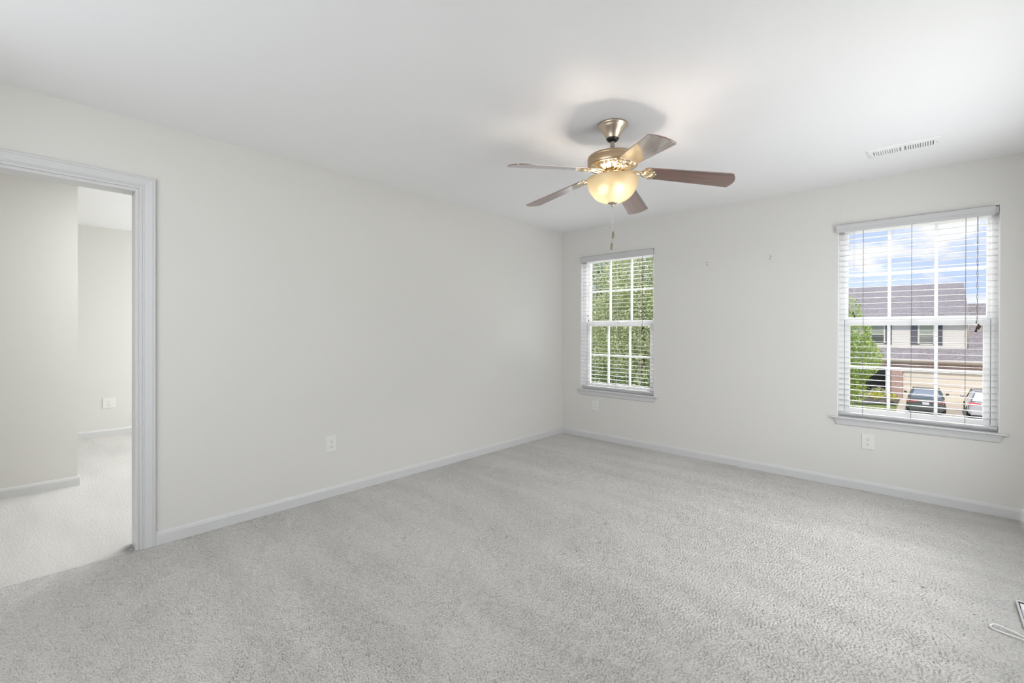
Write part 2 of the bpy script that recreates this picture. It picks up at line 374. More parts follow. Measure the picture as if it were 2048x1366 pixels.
# door frame: jamb lining and mitred casing on both faces
door = tag(empty('door_1', (0, DY1, 0)), 'white door frame without a door in the left wall', kind='structure')
j = MB(); x0, x1 = -T+.018, .002; t = .012
j.box((x0, DY1-t, 0), (x1, DY1, DZ)); j.box((x0, DY0, 0), (x1, DY0+t, DZ)); j.box((x0, DY0+t, DZ-t), (x1, DY1-t, DZ))
j.build('jamb', M['trim'], door, bevel=.001)
CP = [(0, 0), (0, .009), (.0015, .0105), (.010, .0105), (.0115, .0075), (.014, .0075), (.0155, .0105), (.019, .0115), (.021, .0095), (.024, .012), (.044, .0155), (.056, .0175), (.0575, .0155), (.0595, .0155), (.061, .0175), (.068, .0175), (.071, .014), (.071, 0)]
def casing(xw, sx, parent):
    yi0, yi1, zi = DY0+.007, DY1-.007+.012, DZ-.007+.012
    yi1 = -4.038; yi0 = DY0+.007
    s = (sx, 0, 0)
    path = [((xw, yi1, 0), (0, 1, 0), s), ((xw, yi1, zi), (0, 1, 1), s), ((xw, yi0, zi), (0, -1, 1), s), ((xw, yi0, 0), (0, -1, 0), s)]
    MB().sweep(CP, path, 1).build('casing', M['trim'], parent)
casing(0, 1, door); casing(-T+.02, -1, door)

# ------------------------------------------------------------------ windows
def window(n, a, b):
    cx = (a+b)/2
    root = tag(empty('window_%d' % n, (cx, 0, WZ0)), kind='structure')
    y0, y1 = .064, T+.03
    f = MB()    # outer vinyl frame, slightly stepped
    for (xa, xb) in ((a, a+.0362), (b-.0362, b)): f.box((xa, y0, WZ0), (xb, y1, WZ1))
    f.box((a+.0362, y0, WZ1-.032), (b-.0362, y1, WZ1)); f.box((a+.0362, y0, WZ0), (b-.0362, y1, WZ0+.030))
    f.build('window_frame', M['vinyl'], root, bevel=.002)
    ln = MB(); ln.box((a, .0015, WZ0), (a+.003, y0, WZ1)); ln.box((b-.003, .0015, WZ0), (b, y0, WZ1)); ln.box((a, .0015, WZ1-.003), (b, y0, WZ1))
    ln.build('window_jamb', M['vinyl'], root)
    # upper sash (outer track)
    g0, g1, gz0, gz1 = cx-.394, cx+.394, 1.367, 2.056
    u = MB(); yu0, yu1 = .112, .142
    u.box((a+.036, yu0, 1.30), (g0, yu1, WZ1-.02)); u.box((g1, yu0, 1.30), (b-.036, yu1, WZ1-.02))
    u.box((g0, yu0, gz1), (g1, yu1, WZ1-.02)); u.box((g0, yu0, 1.30), (g1, yu1, gz0))
    for k in (-1, 1): u.box((cx+k*.134-.010, yu0+.006, gz0), (cx+k*.134+.010, yu1-.006, gz1))
    u.box((g0, yu0+.007, 1.704), (g1, yu1-.007, 1.719))
    us = u.build('upper_sash', M['vinyl'], root, bevel=.0015)
    MB().box((g0-.005, .126, gz0-.005), (g1+.005, .129, gz1+.005)).build('pane', M['glass'], us)
    # lower sash (inner track)
    g0, g1, gz0, gz1 = cx-.3765, cx+.3765, .632, 1.300
    l = MB(); yl0, yl1 = .074, .104
    l.box((a+.036, yl0, .592), (g0, yl1, 1.338)); l.box((g1, yl0, .592), (b-.036, yl1, 1.338))
    l.box((g0, yl0, gz1), (g1, yl1, 1.338)); l.box((g0, yl0, .592), (g1, yl1, gz0))
    for k in (-1, 1): l.box((cx+k*.1345-.010, yl0+.006, gz0), (cx+k*.1345+.010, yl1-.006, gz1))
    l.box((g0, yl0+.007, .959), (g1, yl1-.007, .974))
    ls = l.build('lower_sash', M['vinyl'], root, bevel=.0015)
    MB().box((g0-.005, .088, gz0-.005), (g1+.005, .091, gz1+.005)).build('pane', M['glass'], ls)
    MB().box((cx-.03, yl0-.004, 1.338), (cx+.03, yl1-.004, 1.348)).box((cx-.012, yl0-.006, 1.346), (cx+.022, yl0+.012, 1.356)).build('sash_lock', M['vinyl'], ls, bevel=.001)
    MB().prism([(cx-.036, .632), (cx-.012, .632), (cx-.024, .652)], 0, .010, Matrix(((1,0,0,0),(0,0,1,.070),(0,1,0,0),(0,0,0,1)))).build('sash_lift', M['vinyl'], ls)
    g = MB()
    for xx in (a+.0362, b-.0387): g.box((xx, .072, .605), (xx+.0025, .0745, 1.345))
    g.build('gap_shade', M['gap'], root)  # dark strips standing in for the shaded gaps between sash and frame
    # stool with rounded nose and the apron below
    st = []
    for k in range(9):
        tt = -PI/2+PI*k/8; st.append((-.030-.0075*math.cos(tt), .5575+.0075*math.sin(tt)))
    prof = [(0, .550), (0, .565), (.070, .565), (.070, .550)]
    MB().sweep([(0, .550)]+[(-y, z) for y, z in st]+[(0, .565)], [((a-.036, 0, 0), (0, -1, 0), (0, 0, 1)), ((b+.038, 0, 0), (0, -1, 0), (0, 0, 1))], 1).box((a, 0, .5505), (b, .066, .5655)).build('window_sill', M['trim'], root)
    ap = [(0, .5505), (.022, .5505), (.021, .540), (.016, .530), (.0135, .515), (.011, .503), (.006, .497), (0, .496)]
    mbp = MB(); n_ = len(ap); vs = []
    for xa, sgn in ((a-.016, 1), (b+.016, -1)):
        for d, z in ap: vs.append((xa + sgn*(.022-d)*.95, -d, z))
    fs = [(k, (k+1)%n_, n_+(k+1)%n_, n_+k) for k in range(n_)] + [tuple(range(n_)), tuple(reversed(range(n_, 2*n_)))]
    mbp.add(vs, fs).build('apron', M['trim'], root)
    return root
window(1, *WIN[0]); window(2, *WIN[1])

# ------------------------------------------------------------------ blinds
def blind(a, b, va, vb, label, left_tassels, right_tassels, zb, cordm='cord'):
    cx = (a+b)/2
    root = tag(empty('window_blind', (cx, .03, 2.06)), label, 'blind', 'white slatted blinds in the windows')
    # valance: face board with a small cove, returns at both ends
    vp = [(0, 2.048), (.004, 2.046), (.008, 2.050), (.009, 2.060), (.007, 2.078), (.009, 2.092), (.012, 2.100), (.012, 2.107), (0, 2.107)]
    MB().sweep([(u, v) for u, v in vp], [((va, -.018, 0), (0, -1, 0), (0, 0, 1)), ((vb, -.018, 0), (0, -1, 0), (0, 0, 1))], 1).box((va, -.018, 2.048), (va+.010, -.0015, 2.106)).box((vb-.010, -.018, 2.048), (vb, -.0015, 2.106)).build('valance', M['slat'], root)
    MB().box((a+.006, .004, 2.062), (b-.006, .056, 2.106)).build('headrail', M['slat'], root, bevel=.001)
    z = 2.036; n = 0; s = MB()
    zs = []
    while z > zb+.03:
        zs.append(z); z -= .0432
    for z in zs:
        # shallow crowned slat, 50 mm deep, open flat with a slight tilt to the room
        p = []; K = 4
        for k in range(K+1): p.append((.005+.050*k/K, 0.0008*math.sin(PI*k/K)))
        for k in reversed(range(K+1)): p.append((.005+.050*k/K, 0.0008*math.sin(PI*k/K)-.0016))
        tl = .0
        q = [(y, dz - (y-.03)*tl) for y, dz in p]
        s.sweep([(y, dz) for y, dz in q], [((a+.008, 0, z), (0, 1, 0), (0, 0, 1)), ((b-.008, 0, z), (0, 1, 0), (0, 0, 1))], 1)
    s.build('slats', M['slat'], root)
    MB().box((a+.008, .004, zb), (b-.008, .056, zb+.017)).build('bottom_rail', M['slat'], root, bevel=.003)
    for x in (a+.160, a+.447, a+.734):
        c = MB()
        for yy in (.0035, .0565): c.tube([(x, yy, 2.062), (x, yy, zb+.01)], .0009, 6)
        for z in zs: c.bar((x, .0035, z-.0045), (x, .0565, z-.0045), .0014, .0008)
        c.build('ladder_cord', M[cordm], root)
    # tilt cords on one side and lift cords on the other, each ending in dark tassels
    def tas(mb, x, y, z, h=.020, r=.0055, lean=0):
        mb.tube([(x, y, z), (x+lean*.3, y, z-h*.25), (x+lean, y, z-h)], [.0022, r*.8, r], 10)
    for (x, z) in left_tassels:
        c = MB().tube([(x, .0005, 2.052), (x, .0005, z)], .0008, 6).build('tilt_cord', M['cord'], root)
        t = MB(); tas(t, x, .0005, z+.002); t.build('tassel', M['tassel'], c)
    for i, (x, z) in enumerate(right_tassels[:1]):
        c = MB()
        for q in (-.0015, .0015):
            pts = []
            for k in range(31):
                zz = 2.052+(z-2.052)*k/30
                pts.append((x+q+.0022*math.sin(k*1.9+q*900)*(.4 if k < 3 else 1), .0003, zz))
            c.tube(pts, .0013, 6)
        for kz in (.18, .33): c.tube([(x-.004, 0, 2.052-kz), (x, -.0015, 2.049-kz), (x+.003, 0, 2.045-kz), (x-.002, 0, 2.041-kz)], .0016, 6)
        c.tube([(x-.004, -.001, z), (x-.004, -.001, z-.016)], .0042, 10)
        co = c.build('lift_cord', M['cord_dark'], root)
        t = MB()
        for (dx, dz, ln, h, r) in ((.004, -.018, .004, .020, .006), (.009, -.026, .006, .018, .006), (0, -.034, -.002, .022, .0065), (.006, -.040, .001, .018, .006), (-.003, -.054, -.005, .022, .0068)):
            tas(t, x+dx, -.002, z+dz, h, r, ln)
        t.build('tassel', M['tassel'], co)
    return root
blind(*WIN[0], .2735, 1.1775, 'white slatted blind lowered over the window nearest the room corner', [(.366, 1.428), (.377, 1.372)], [(1.052, 1.318)], .588)
blind(*WIN[1], 2.7465, 3.632, 'white slatted blind lowered over the window facing cars and a house', [(2.857, 1.402), (2.866, 1.380)], [(3.549, 1.325)], .583, 'cord_dark')

# ------------------------------------------------------------------ outlets
def outlet(name, o, right, nrm, wd, ht, label):
    o, right, nrm = Vector(o), Vector(right), Vector(nrm)
    root = tag(empty('power_outlet', o), label, 'outlet', 'wall power outlets')
    def P(u, v, d): return o + right*u + Vector((0,0,1))*v + nrm*d
    def slab(mb, u0, u1, v0, v1, d0, d1, ins=0):
        vs = [P(u, v, d0) for u, v in ((u0,v0),(u1,v0),(u1,v1),(u0,v1))]+[P(u, v, d1) for u, v in ((u0+ins,v0+ins),(u1-ins,v0+ins),(u1-ins,v1-ins),(u0+ins,v1-ins))]
        mb.add(vs, [(0,1,2,3),(4,5,6,7),(0,1,5,4),(1,2,6,5),(2,3,7,6),(3,0,4,7)])
    m_ = MB(); slab(m_, -wd/2, wd/2, -ht/2, ht/2, 0, .0055, .003); m_.build('wall_plate', M['plate'], root)
    for s in (-1, 1):
        c = .0195*s; r_ = MB(); pts = []
        for k in range(24):
            t = 2*PI*k/24; uu = .0172*math.cos(t); vv = max(-.0125, min(.0125, .0172*math.sin(t))); pts.append((uu, c+vv))
        n_ = len(pts); vs = [P(u, v, .005) for u, v in pts]+[P(u*.97, c+(v-c)*.97, .0075) for u, v in pts]
        r_.add(vs, [tuple(range(n_)), tuple(range(n_, 2*n_))]+[(k, (k+1)%n_, n_+(k+1)%n_, n_+k) for k in range(n_)])
        rec = r_.build('receptacle', M['plate'], root)
        q = MB()
        for u, hh in ((-.0064, .0085), (.0064, .0068)): slab(q, u-.0011, u+.0011, c-.001-hh/2+.004, c-.001+hh/2+.004, .007, .0078)
        pts = [P(.0026*math.cos(2*PI*k/12), c-.0065+.0028*math.sin(2*PI*k/12), .0078) for k in range(12)]+[P(.0026*math.cos(2*PI*k/12), c-.0065+.0028*math.sin(2*PI*k/12), .007) for k in range(12)]
        q.add(pts, [tuple(range(12)), tuple(range(12, 24))]+[(k, (k+1)%12, 12+(k+1)%12, 12+k) for k in range(12)])
        q.build('slots', M['slot'], rec)
    sc_ = MB(); pts = [P(.003*math.cos(2*PI*k/12), .003*math.sin(2*PI*k/12), .005) for k in range(12)]+[P(.0026*math.cos(2*PI*k/12), .0026*math.sin(2*PI*k/12), .0066) for k in range(12)]
    sc_.add(pts, [tuple(range(12)), tuple(range(12, 24))]+[(k, (k+1)%12, 12+(k+1)%12, 12+k) for k in range(12)]); sc_.build('screw', M['plate'], root)
outlet('a', (0, -2.9155, .395), (0, 1, 0), (1, 0, 0), .081, .122, 'white power outlet low on the long plain wall between doorway and corner')
outlet('b', (.469, 0, .387), (1, 0, 0), (0, -1, 0), .080, .122, 'white power outlet below the window nearest the room corner')
outlet('c', (2.955, 0, .387), (1, 0, 0), (0, -1, 0), .080, .122, 'white power outlet below the window facing the parked cars')
outlet('d', (-3.8, -3.79, .38), (0, 1, 0), (1, 0, 0), .110, .122, 'faint white power outlet in the bright room beyond the doorway')

# ------------------------------------------------------------------ screws left in the wall
for i, (x, z, lab) in enumerate(((1.719, 1.9104, 'upper of two small screws in the wall beside the corner window'), (1.7261, 1.888, 'lower of two small screws in the wall beside the corner window'), (2.2703, 1.9128, 'upper of two small screws in the wall nearer the large bright window'), (2.2665, 1.8898, 'lower of two small screws in the wall nearer the large bright window'))):
    s = MB().tube([(x, .002, z), (x, -.010, z+.001), (x, -.012, z+.001)], [.0022, .0022, .0040], 10)
    s.tube([(x, -.012, z+.001), (x, -.0145, z+.001)], [.0042, .0030], 10)
    tag(s.build('wall_screw', M['screw'], origin=(x, 0, z)), lab, 'screw', 'screws left in the window wall')

# ------------------------------------------------------------------ ceiling vent
vx0, vx1, vy0, vy1 = 2.992, 3.352, -.735, -.552
vr = tag(empty('ceiling_vent', ((vx0+vx1)/2, (vy0+vy1)/2, H)), 'white metal air register in the ceiling above the brighter window', 'vent')
f = MB(); zi = H-.0075; ins = .012
# bevelled rim
o4 = [(vx0, vy0), (vx1, vy0), (vx1, vy1), (vx0, vy1)]; i4 = [(vx0+ins, vy0+ins), (vx1-ins, vy0+ins), (vx1-ins, vy1-ins), (vx0+ins, vy1-ins)]
sx0, sx1, sy0, sy1 = vx0+.032, vx1-.032, vy0+.052, vy1-.040
s4 = [(sx0, sy0), (sx1, sy0), (sx1, sy1), (sx0, sy1)]
vs = [(x, y, H) for x, y in o4]+[(x, y, H-.004) for x, y in o4]+[(x, y, zi) for x, y in i4]+[(x, y, zi) for x, y in s4]+[(x, y, H) for x, y in s4]
fs = []
for r_ in range(4):
    for k in range(4): fs.append((r_*4+k, r_*4+(k+1)%4, r_*4+4+(k+1)%4, r_*4+4+k))
f.add(vs, fs)
xm = (sx0+sx1)/2; f.box((xm-.008, sy0+.0003, zi+.0003), (xm+.008, sy1-.0003, H-.0005))
f.build('vent_frame', M['vent'], vr)
MB().box((sx0, sy0, H-.0008), (sx1, sy1, H-.0002)).build('damper', M['ventdark'], vr)
lv = MB()
n_ = 12
for bank, (a, b, sg) in enumerate(((sx0, xm-.008, 1), (xm+.008, sx1, -1))):
    n_ = 12
    for k in range(1, n_):
        x = a+(b-a)*k/n_
        lv.add([(x-.0035-sg*.0022, sy0, zi+.0008), (x+.0035-sg*.0022, sy0, zi+.0008), (x+.0012+sg*.003, sy0, H-.001), (x-.0012+sg*.003, sy0, H-.001), (x-.0035-sg*.0022, sy1, zi+.0008), (x+.0035-sg*.0022, sy1, zi+.0008), (x+.0012+sg*.003, sy1, H-.001), (x-.0012+sg*.003, sy1, H-.001)], [(0,1,5,4),(1,2,6,5),(2,3,7,6),(3,0,4,7),(0,3,2,1),(4,5,6,7)])
lv.build('louvres', M['vent'], vr)
for x in (vx0+.018, vx1-.018): MB().lathe([(0, -.0015), (.003, -.001), (.0036, 0)], (x, (sy0+sy1)/2, zi), 12).build('screw', M['screw'], vr)
MB().bar((vx0+.024, sy1-.006, zi-.003), (vx0+.030, sy1+.018, zi-.010), .004, .004).build('lever', M['vent'], vr)

# ------------------------------------------------------------------ ceiling fan
FX, FY = 1.9521, -2.1817
fan = tag(empty('ceiling_fan', (FX, FY, H)), 'brass five-bladed ceiling fan with a lit frosted glass bowl', 'ceiling fan')
O = (FX, FY, 0)
def fl(mb, prof, n=64, **k): return mb.lathe(prof, O, n, **k)
can = MB(); fl(can, [(.001, H), (.0845, H), (.0850, 2.434), (.083, 2.428), (.0775, 2.425), (.0765, 2.421), (.070, 2.412), (.058, 2.398), (.048, 2.383), (.041, 2.370), (.0385, 2.362), (.0375, 2.3595), (.030, 2.3595)])
canopy = can.build('canopy', M['nickel'], fan)
fl(MB(), [(.0005, 2.375), (.037, 2.372), (.0365, 2.360), (.031, 2.349), (.020, 2.342), (.0005, 2.340)]).build('ball_joint', M['black'], fan)
fl(MB(), [(.0132, 2.348), (.0132, 2.268), (.022, 2.266), (.023, 2.258), (.0005, 2.258)], 32).build('downrod', M['nickel'], fan)
mh = fl(MB(), [(.0005, 2.262), (.060, 2.2615), (.126, 2.258), (.136, 2.2555), (.1405, 2.251), (.142, 2.245), (.1420, 2.2425), (.1408, 2.2415), (.1420, 2.2405), (.142, 2.208), (.1405, 2.200), (.136, 2.196), (.120, 2.195), (.0005, 2.195)]).build('motor_housing', M['brass'], fan)
def vm_(i, r, z, k):
    if 1 <= i <= 3: return (r, z + (.0035 if (k//3) % 2 else 0))
    return (r, z)
fl(MB(), [(.128, 2.1955), (.125, 2.190), (.100, 2.182), (.074, 2.174), (.066, 2.170), (.0005, 2.170)], 192, mod=vm_).build('vent_ring', M['gold'], fan)
fl(MB(), [(.0005, 2.171), (.064, 2.171), (.066, 2.166), (.066, 2.158), (.060, 2.154), (.0005, 2.154)], 48).build('flywheel', M['bronze'], fan)
fl(MB(), [(.0005, 2.155), (.046, 2.155), (.049, 2.150), (.050, 2.128), (.052, 2.122), (.060, 2.118), (.060, 2.114), (.0005, 2.114)], 48).build('switch_housing', M['gold'], fan)
# light kit
bp_ = []; K = 22
for k in range(K+1):
    t = (PI/2*.93)*k/K; bp_.append((.1455*math.cos(t)**.82, 2.1235-.1335*math.sin(t)**1.05))
inn = [(max(r-.004, .010), z+.0038 if i else z) for i, (r, z) in enumerate(bp_)]
prof = [(inn[0][0], 2.1250), (bp_[0][0]+.001, 2.1250)]+bp_+list(reversed(inn))
bowl = fl(MB(), prof, 72).build('glass_bowl', M['bowl'], fan)
fl(MB(), [(.0005, 2.114), (.011, 2.114), (.011, 1.992), (.026, 1.9905), (.027, 1.988), (.020, 1.984), (.0085, 1.981), (.0085, 1.972), (.006, 1.968), (.0005, 1.967)], 32).build('finial', M['nickel'], fan)
RX, RYv = Vector((.736, .677, 0)), Vector((-.677, .736, 0))
for lat, dep in ((-.062, -.004), (.034, -.054), (.034, .054)):
    d = (RX*lat+RYv*dep); c = Vector((FX, FY, 2.056))+d; top = Vector((FX, FY, 2.106))+d*.45
    sk = MB().tube([top+Vector((0,0,.008)), top, top.lerp(c, .35)], [.012, .012, .011], 16).build('socket', M['gold'], fan)
    b = MB(); ax = (c-top).normalized(); pts = []; rr = []
    for k in range(13):
        u = k/12; pts.append(top.lerp(c, .35)+ax*(u*.058)); rr.append(.003+.0195*math.sin(PI*min(1, (u*.93+.06)))**.6)
    rr[-1] = .001
    b.tube(pts, rr, 20).build('bulb', M['bulb'], sk)
# pull chains
for (lat, dep, zt, zb_) in ((-.004, -.006, 1.972, 1.760), (.004, -.006, 1.972, 1.826)):
    x, y = FX+RX.x*lat+RYv.x*dep, FY+RX.y*lat+RYv.y*dep
    ch = MB().tube([(x, y, zt), (x, y, zb_)], .0009, 6)
    n_ = int((zt-zb_)/.006)
    for k in range(n_): ch.tube([(x, y, zt-.006*k), (x, y, zt-.006*k-.0015), (x, y, zt-.006*k-.003)], [.0006, .0016, .0006], 6, False)
    co = ch.build('pull_chain', M['chain'], fan)
    MB().lathe([(.0005, 0), (.0035, -.001), (.0045, -.006), (.0065, -.018), (.0078, -.028), (.0072, -.036), (.0045, -.041), (.0005, -.042)], (x, y, zb_), 16).build('fob', M['fob'], co)
# blades
ZB, PH, RT, PT, TX, TY = 2.1805, .5712, .655, -.2071, -.0141, -.0148
order = ['', '', '', '', '']
for k in range(5):
    a = PH+k*2*PI/5
    er = Vector((math.cos(a), math.sin(a), 0)); et = Vector((-math.sin(a), math.cos(a), 0))
    er = Vector((er.x, er.y, TX*er.x+TY*er.y-.136)).normalized()
    etp = (et*math.cos(PT)+Vector((0, 0, math.sin(PT)+math.cos(PT)*(TX*et.x+TY*et.y)))).normalized()
    nz_ = er.cross(etp).normalized()
    Mx = Matrix(((er.x, etp.x, nz_.x, FX), (er.y, etp.y, nz_.y, FY), (er.z, etp.z, nz_.z, ZB), (0, 0, 0, 1)))
    # outline: rounded root, slightly flared sides, softly arched tip
    def arc(cx, cy, r, a0, a1, n=6): return [(cx+r*math.cos(a0+(a1-a0)*i/n), cy+r*math.sin(a0+(a1-a0)*i/n)) for i in range(n+1)]
    wr, wt = .054, .0695; rc = .014
    pts = arc(.205, -wr+.030, .030, -PI, -PI/2)+arc(RT-rc-.008, -wt+rc, rc, -PI/2, -.2)+[(RT+.004, -.03), (RT+.009, 0), (RT+.004, .03)]+arc(RT-rc-.008, wt-rc, rc, .2, PI/2)+arc(.205, wr-.030, .030, PI/2, PI)
    o_ = MB().prism(pts, -.003, .003, None).build('blade', M['wood'])
    o_.parent = fan; o_.matrix_parent_inverse = Matrix.Translation((-FX, -FY, -H)); o_.matrix_world = Mx
    o_.matrix_basis = Mx
    bv = o_.modifiers.new('bevel', 'BEVEL'); bv.width = .0012; bv.segments = 2; bv.limit_method = 'ANGLE'
    # blade iron: shell medallion under the blade root and an arm up to the flywheel
    med = []
    for i in range(13): t = PI/2+PI*i/12; med.append((.196+.042*math.cos(t), .040*math.sin(t)))
    med += [(.200, -.046), (.214, -.050), (.228, -.046), (.232, -.036), (.226, -.028), (.236, -.022), (.240, -.014), (.236, -.008), (.246, 0), (.236, .008), (.240, .014), (.236, .022), (.226, .028), (.232, .036), (.228, .046), (.214, .050), (.200, .046)]
    ir = MB().prism(med, -.0075, -.003, Mx)
    for i in range(7):
        t = (i-3)*.30
        p0 = Mx @ Vector((.166, 0, -.0085)); p1 = Mx @ Vector((.166+.062*math.cos(t), .058*math.sin(t), -.0085)); pm = Mx @ Vector((.166+.034*math.cos(t), .034*math.sin(t), -.0105))
        ir.tube([p0, pm, p1], [.002, .0035, .0022], 8)
    hub = Vector((FX, FY, 2.162))
    p0 = hub + Vector((er.x, er.y, 0)).normalized()*.055; p3 = Mx @ Vector((.170, 0, -.006))
    p1 = hub + Vector((er.x, er.y, 0)).normalized()*.095+Vector((0,0,-.006)); p2 = Mx @ Vector((.125, 0, .006))
    for off in (-.016, 0, .016):
        ar = []
        for i in range(9):
            u = i/8; b3 = (1-u)**3*p0+3*u*(1-u)**2*p1+3*u*u*(1-u)*p2+u**3*p3
            ar.append(b3+et*off*(1+.9*math.sin(PI*u)*(0 if off == 0 else 1))*(1-u*.35))
        ir.tube(ar, [.0045 if off else .0055]*9, 10)
    ir.build('blade_iron', M['gold'], fan)

# ------------------------------------------------------------------ tablet and charging cable on the carpet
tx0, tx1, ty0, ty1 = 3.600, 3.785, -1.640, -1.372
def rrect(x0, y0, x1, y1, r, n=4):
    p = []
    for cx, cy, a0 in ((x1-r, y1-r, 0), (x0+r, y1-r, PI/2), (x0+r, y0+r, PI), (x1-r, y0+r, 3*PI/2)):
        for i in range(n+1): p.append((cx+r*math.cos(a0+PI/2*i/n), cy+r*math.sin(a0+PI/2*i/n)))
    return p
tab = tag(empty('tablet', ((tx0+tx1)/2, (ty0+ty1)/2, 0)), 'silver framed tablet lying on the carpet beside a white cable', 'tablet')
MB().prism(rrect(tx0, ty0, tx1, ty1, .008), .002, .013).build('tablet_body', M['bezel'], tab, bevel=.0015)
scr = MB().prism(rrect(tx0+.007, ty0+.005, tx1-.007, ty1-.020, .003), .0128, .0136).build('screen', M['black'], tab)
wh = mat('screen page white', (.82, .80, .85), .2, var=(20, .02)); gr = mat('screen page green', (.62, .68, .22), .2, var=(90, .2)); lv_ = mat('screen page lavender', (.58, .55, .62), .2, var=(20, .05))
MB().box((tx0+.011, -1.470, .0136), (tx1-.010, -1.410, .0139)).build('screen_page', wh, scr)
MB().box((tx0+.009, -1.550, .0136), (tx1-.010, -1.470, .0139)).build('screen_page', lv_, scr)
for i in range(4): MB().box((tx0+.014+i*.024, -1.516, .0139), (tx0+.030+i*.024, -1.476, .0142)).build('screen_icon', gr, scr)
cab = []
ctrl = [(3.86, -1.86), (3.72, -1.80), (3.62, -1.765), (3.555, -1.745), (3.508, -1.732), (3.497, -1.716), (3.513, -1.700), (3.545, -1.702), (3.585, -1.716), (3.615, -1.735), (3.640, -1.752), (3.66, -1.755), (3.668, -1.735), (3.655, -1.700), (3.628, -1.680), (3.612, -1.695), (3.612, -1.725), (3.64, -1.76), (3.74, -1.79), (3.84, -1.80)]
cv = [Vector((x, y, .009+.004*math.sin(i*1.3))) for i, (x, y) in enumerate(ctrl)]
for i in range(len(cv)-1):
    p0, p1, p2, p3 = cv[max(i-1, 0)], cv[i], cv[i+1], cv[min(i+2, len(cv)-1)]
    for s in range(6):
        t = s/6; cab.append(.5*((2*p1)+(p2-p0)*t+(2*p0-5*p1+4*p2-p3)*t*t+(3*p1-p0-3*p2+p3)*t**3))
tag(MB().tube(cab, .0028, 10).build('charging_cable', M['cable'], origin=(3.6, -1.75, 0)), 'thin white cable looped on the carpet beside the tablet', 'cable')

# ------------------------------------------------------------------ outside
GZ = -3.95
def gmat(name, c0, c1, scale, rough=.9, det=5, bump=None):
    m = mat(name, c0, rough, spec=.2, bump=bump); t = m.node_tree; b = t.nodes['Principled BSDF']
    tc = t.nodes.new('ShaderNodeTexCoord'); n = t.nodes.new('ShaderNodeTexNoise'); n.inputs['Scale'].default_value = scale; n.inputs['Detail'].default_value = det
    cr = t.nodes.new('ShaderNodeValToRGB'); cr.color_ramp.elements[0].position = .35; cr.color_ramp.elements[1].position = .65
    cr.color_ramp.elements[0].color = (*c0, 1); cr.color_ramp.elements[1].color = (*c1, 1)
    t.links.new(tc.outputs['Object'], n.inputs['Vector']); t.links.new(n.outputs['Fac'], cr.inputs[0]); t.links.new(cr.outputs[0], b.inputs['Base Color'])
    return m
def shingle_mat():
    m = mat('roof shingles', (.3, .27, .29), .9, spec=.2); t = m.node_tree; b = t.nodes['Principled BSDF']; N = t.nodes; L = t.links
    tc = N.new('ShaderNodeTexCoord'); mp = N.new('ShaderNodeMapping'); mp.inputs['Scale'].default_value = (1, 1, 1); mp.inputs['Rotation'].default_value = (PI/2, 0, 0)
    br = N.new('ShaderNodeTexBrick'); br.inputs['Scale'].default_value = 3.2; br.inputs['Mortar Size'].default_value = .012; br.inputs['Brick Width'].default_value = .8; br.inputs['Row Height'].default_value = .30
    br.inputs['Color1'].default_value = (.335, .302, .312, 1); br.inputs['Color2'].default_value = (.29, .262, .272, 1); br.inputs['Mortar'].default_value = (.22, .198, .208, 1)
    n = N.new('ShaderNodeTexNoise'); n.inputs['Scale'].default_value = 7; n.inputs['Detail'].default_value = 6
    mx = N.new('ShaderNodeMix'); mx.data_type = 'RGBA'; mx.blend_type = 'OVERLAY'; mx.inputs[0].default_value = .55
    L.new(tc.outputs['Object'], mp.inputs[0]); L.new(mp.outputs[0], br.inputs['Vector']); L.new(tc.outputs['Object'], n.inputs['Vector']); L.new(br.outputs['Color'], mx.inputs[6]); L.new(n.outputs['Fac'], mx.inputs[7]); L.new(mx.outputs[2], b.inputs['Base Color'])
    return m
def brick_mat(vert=False):
    m = mat('soldier brick' if vert else 'brick', (.5, .3, .25), .9, spec=.2); t = m.node_tree; b = t.nodes['Principled BSDF']; N = t.nodes; L = t.links
    tc = N.new('ShaderNodeTexCoord'); mp = N.new('ShaderNodeMapping'); mp.inputs['Rotation'].default_value = (PI/2, 0, 0)
    br = N.new('ShaderNodeTexBrick'); br.inputs['Scale'].default_value = 1; br.inputs['Mortar Size'].default_value = .008
    br.inputs['Brick Width'].default_value = .085 if vert else .22; br.inputs['Row Height'].default_value = .36 if vert else .075
    br.offset = 0 if vert else .5
    br.inputs['Color1'].default_value = (.56, .34, .29, 1); br.inputs['Color2'].default_value = (.42, .26, .23, 1); br.inputs['Mortar'].default_value = (.62, .52, .46, 1)
    L.new(tc.outputs['Object'], mp.inputs[0]); L.new(mp.outputs[0], br.inputs['Vector']); L.new(br.outputs['Color'], b.inputs['Base Color'])
    return m
M['shingle'] = shingle_mat(); M['brick'] = brick_mat(); M['soldier'] = brick_mat(True)
M['siding'] = mat('pale vinyl siding', (.80, .75, .71), .6, var=(.6, .02))
M['etrim'] = mat('cream exterior trim', (.80, .76, .70), .5, var=(2, .02))
M['gutter'] = mat('tan gutter', (.66, .55, .47), .5, var=(2, .03))
M['shutter'] = mat('dark grey shutter', (.12, .12, .15), .6, var=(2, .08))
M['garage'] = mat('tan garage door', (.84, .75, .64), .55, var=(1, .02))
M['darkglass'] = mat('dark house window', (.10, .11, .10), .08, spec=.8, var=(2, .3))
M['blindglass'] = mat('window with pale blind behind', (.36, .39, .33), .25, spec=.7, var=(3, .12))
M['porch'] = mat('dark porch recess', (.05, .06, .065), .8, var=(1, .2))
M['grass'] = gmat('lawn', (.20, .27, .07), (.34, .37, .13), 3.5, bump=(40, .03))
M['mulch'] = gmat('mulch', (.10, .085, .075), (.20, .17, .15), 9)
M['concrete'] = gmat('driveway concrete', (.56, .48, .40), (.66, .57, .48), .9)
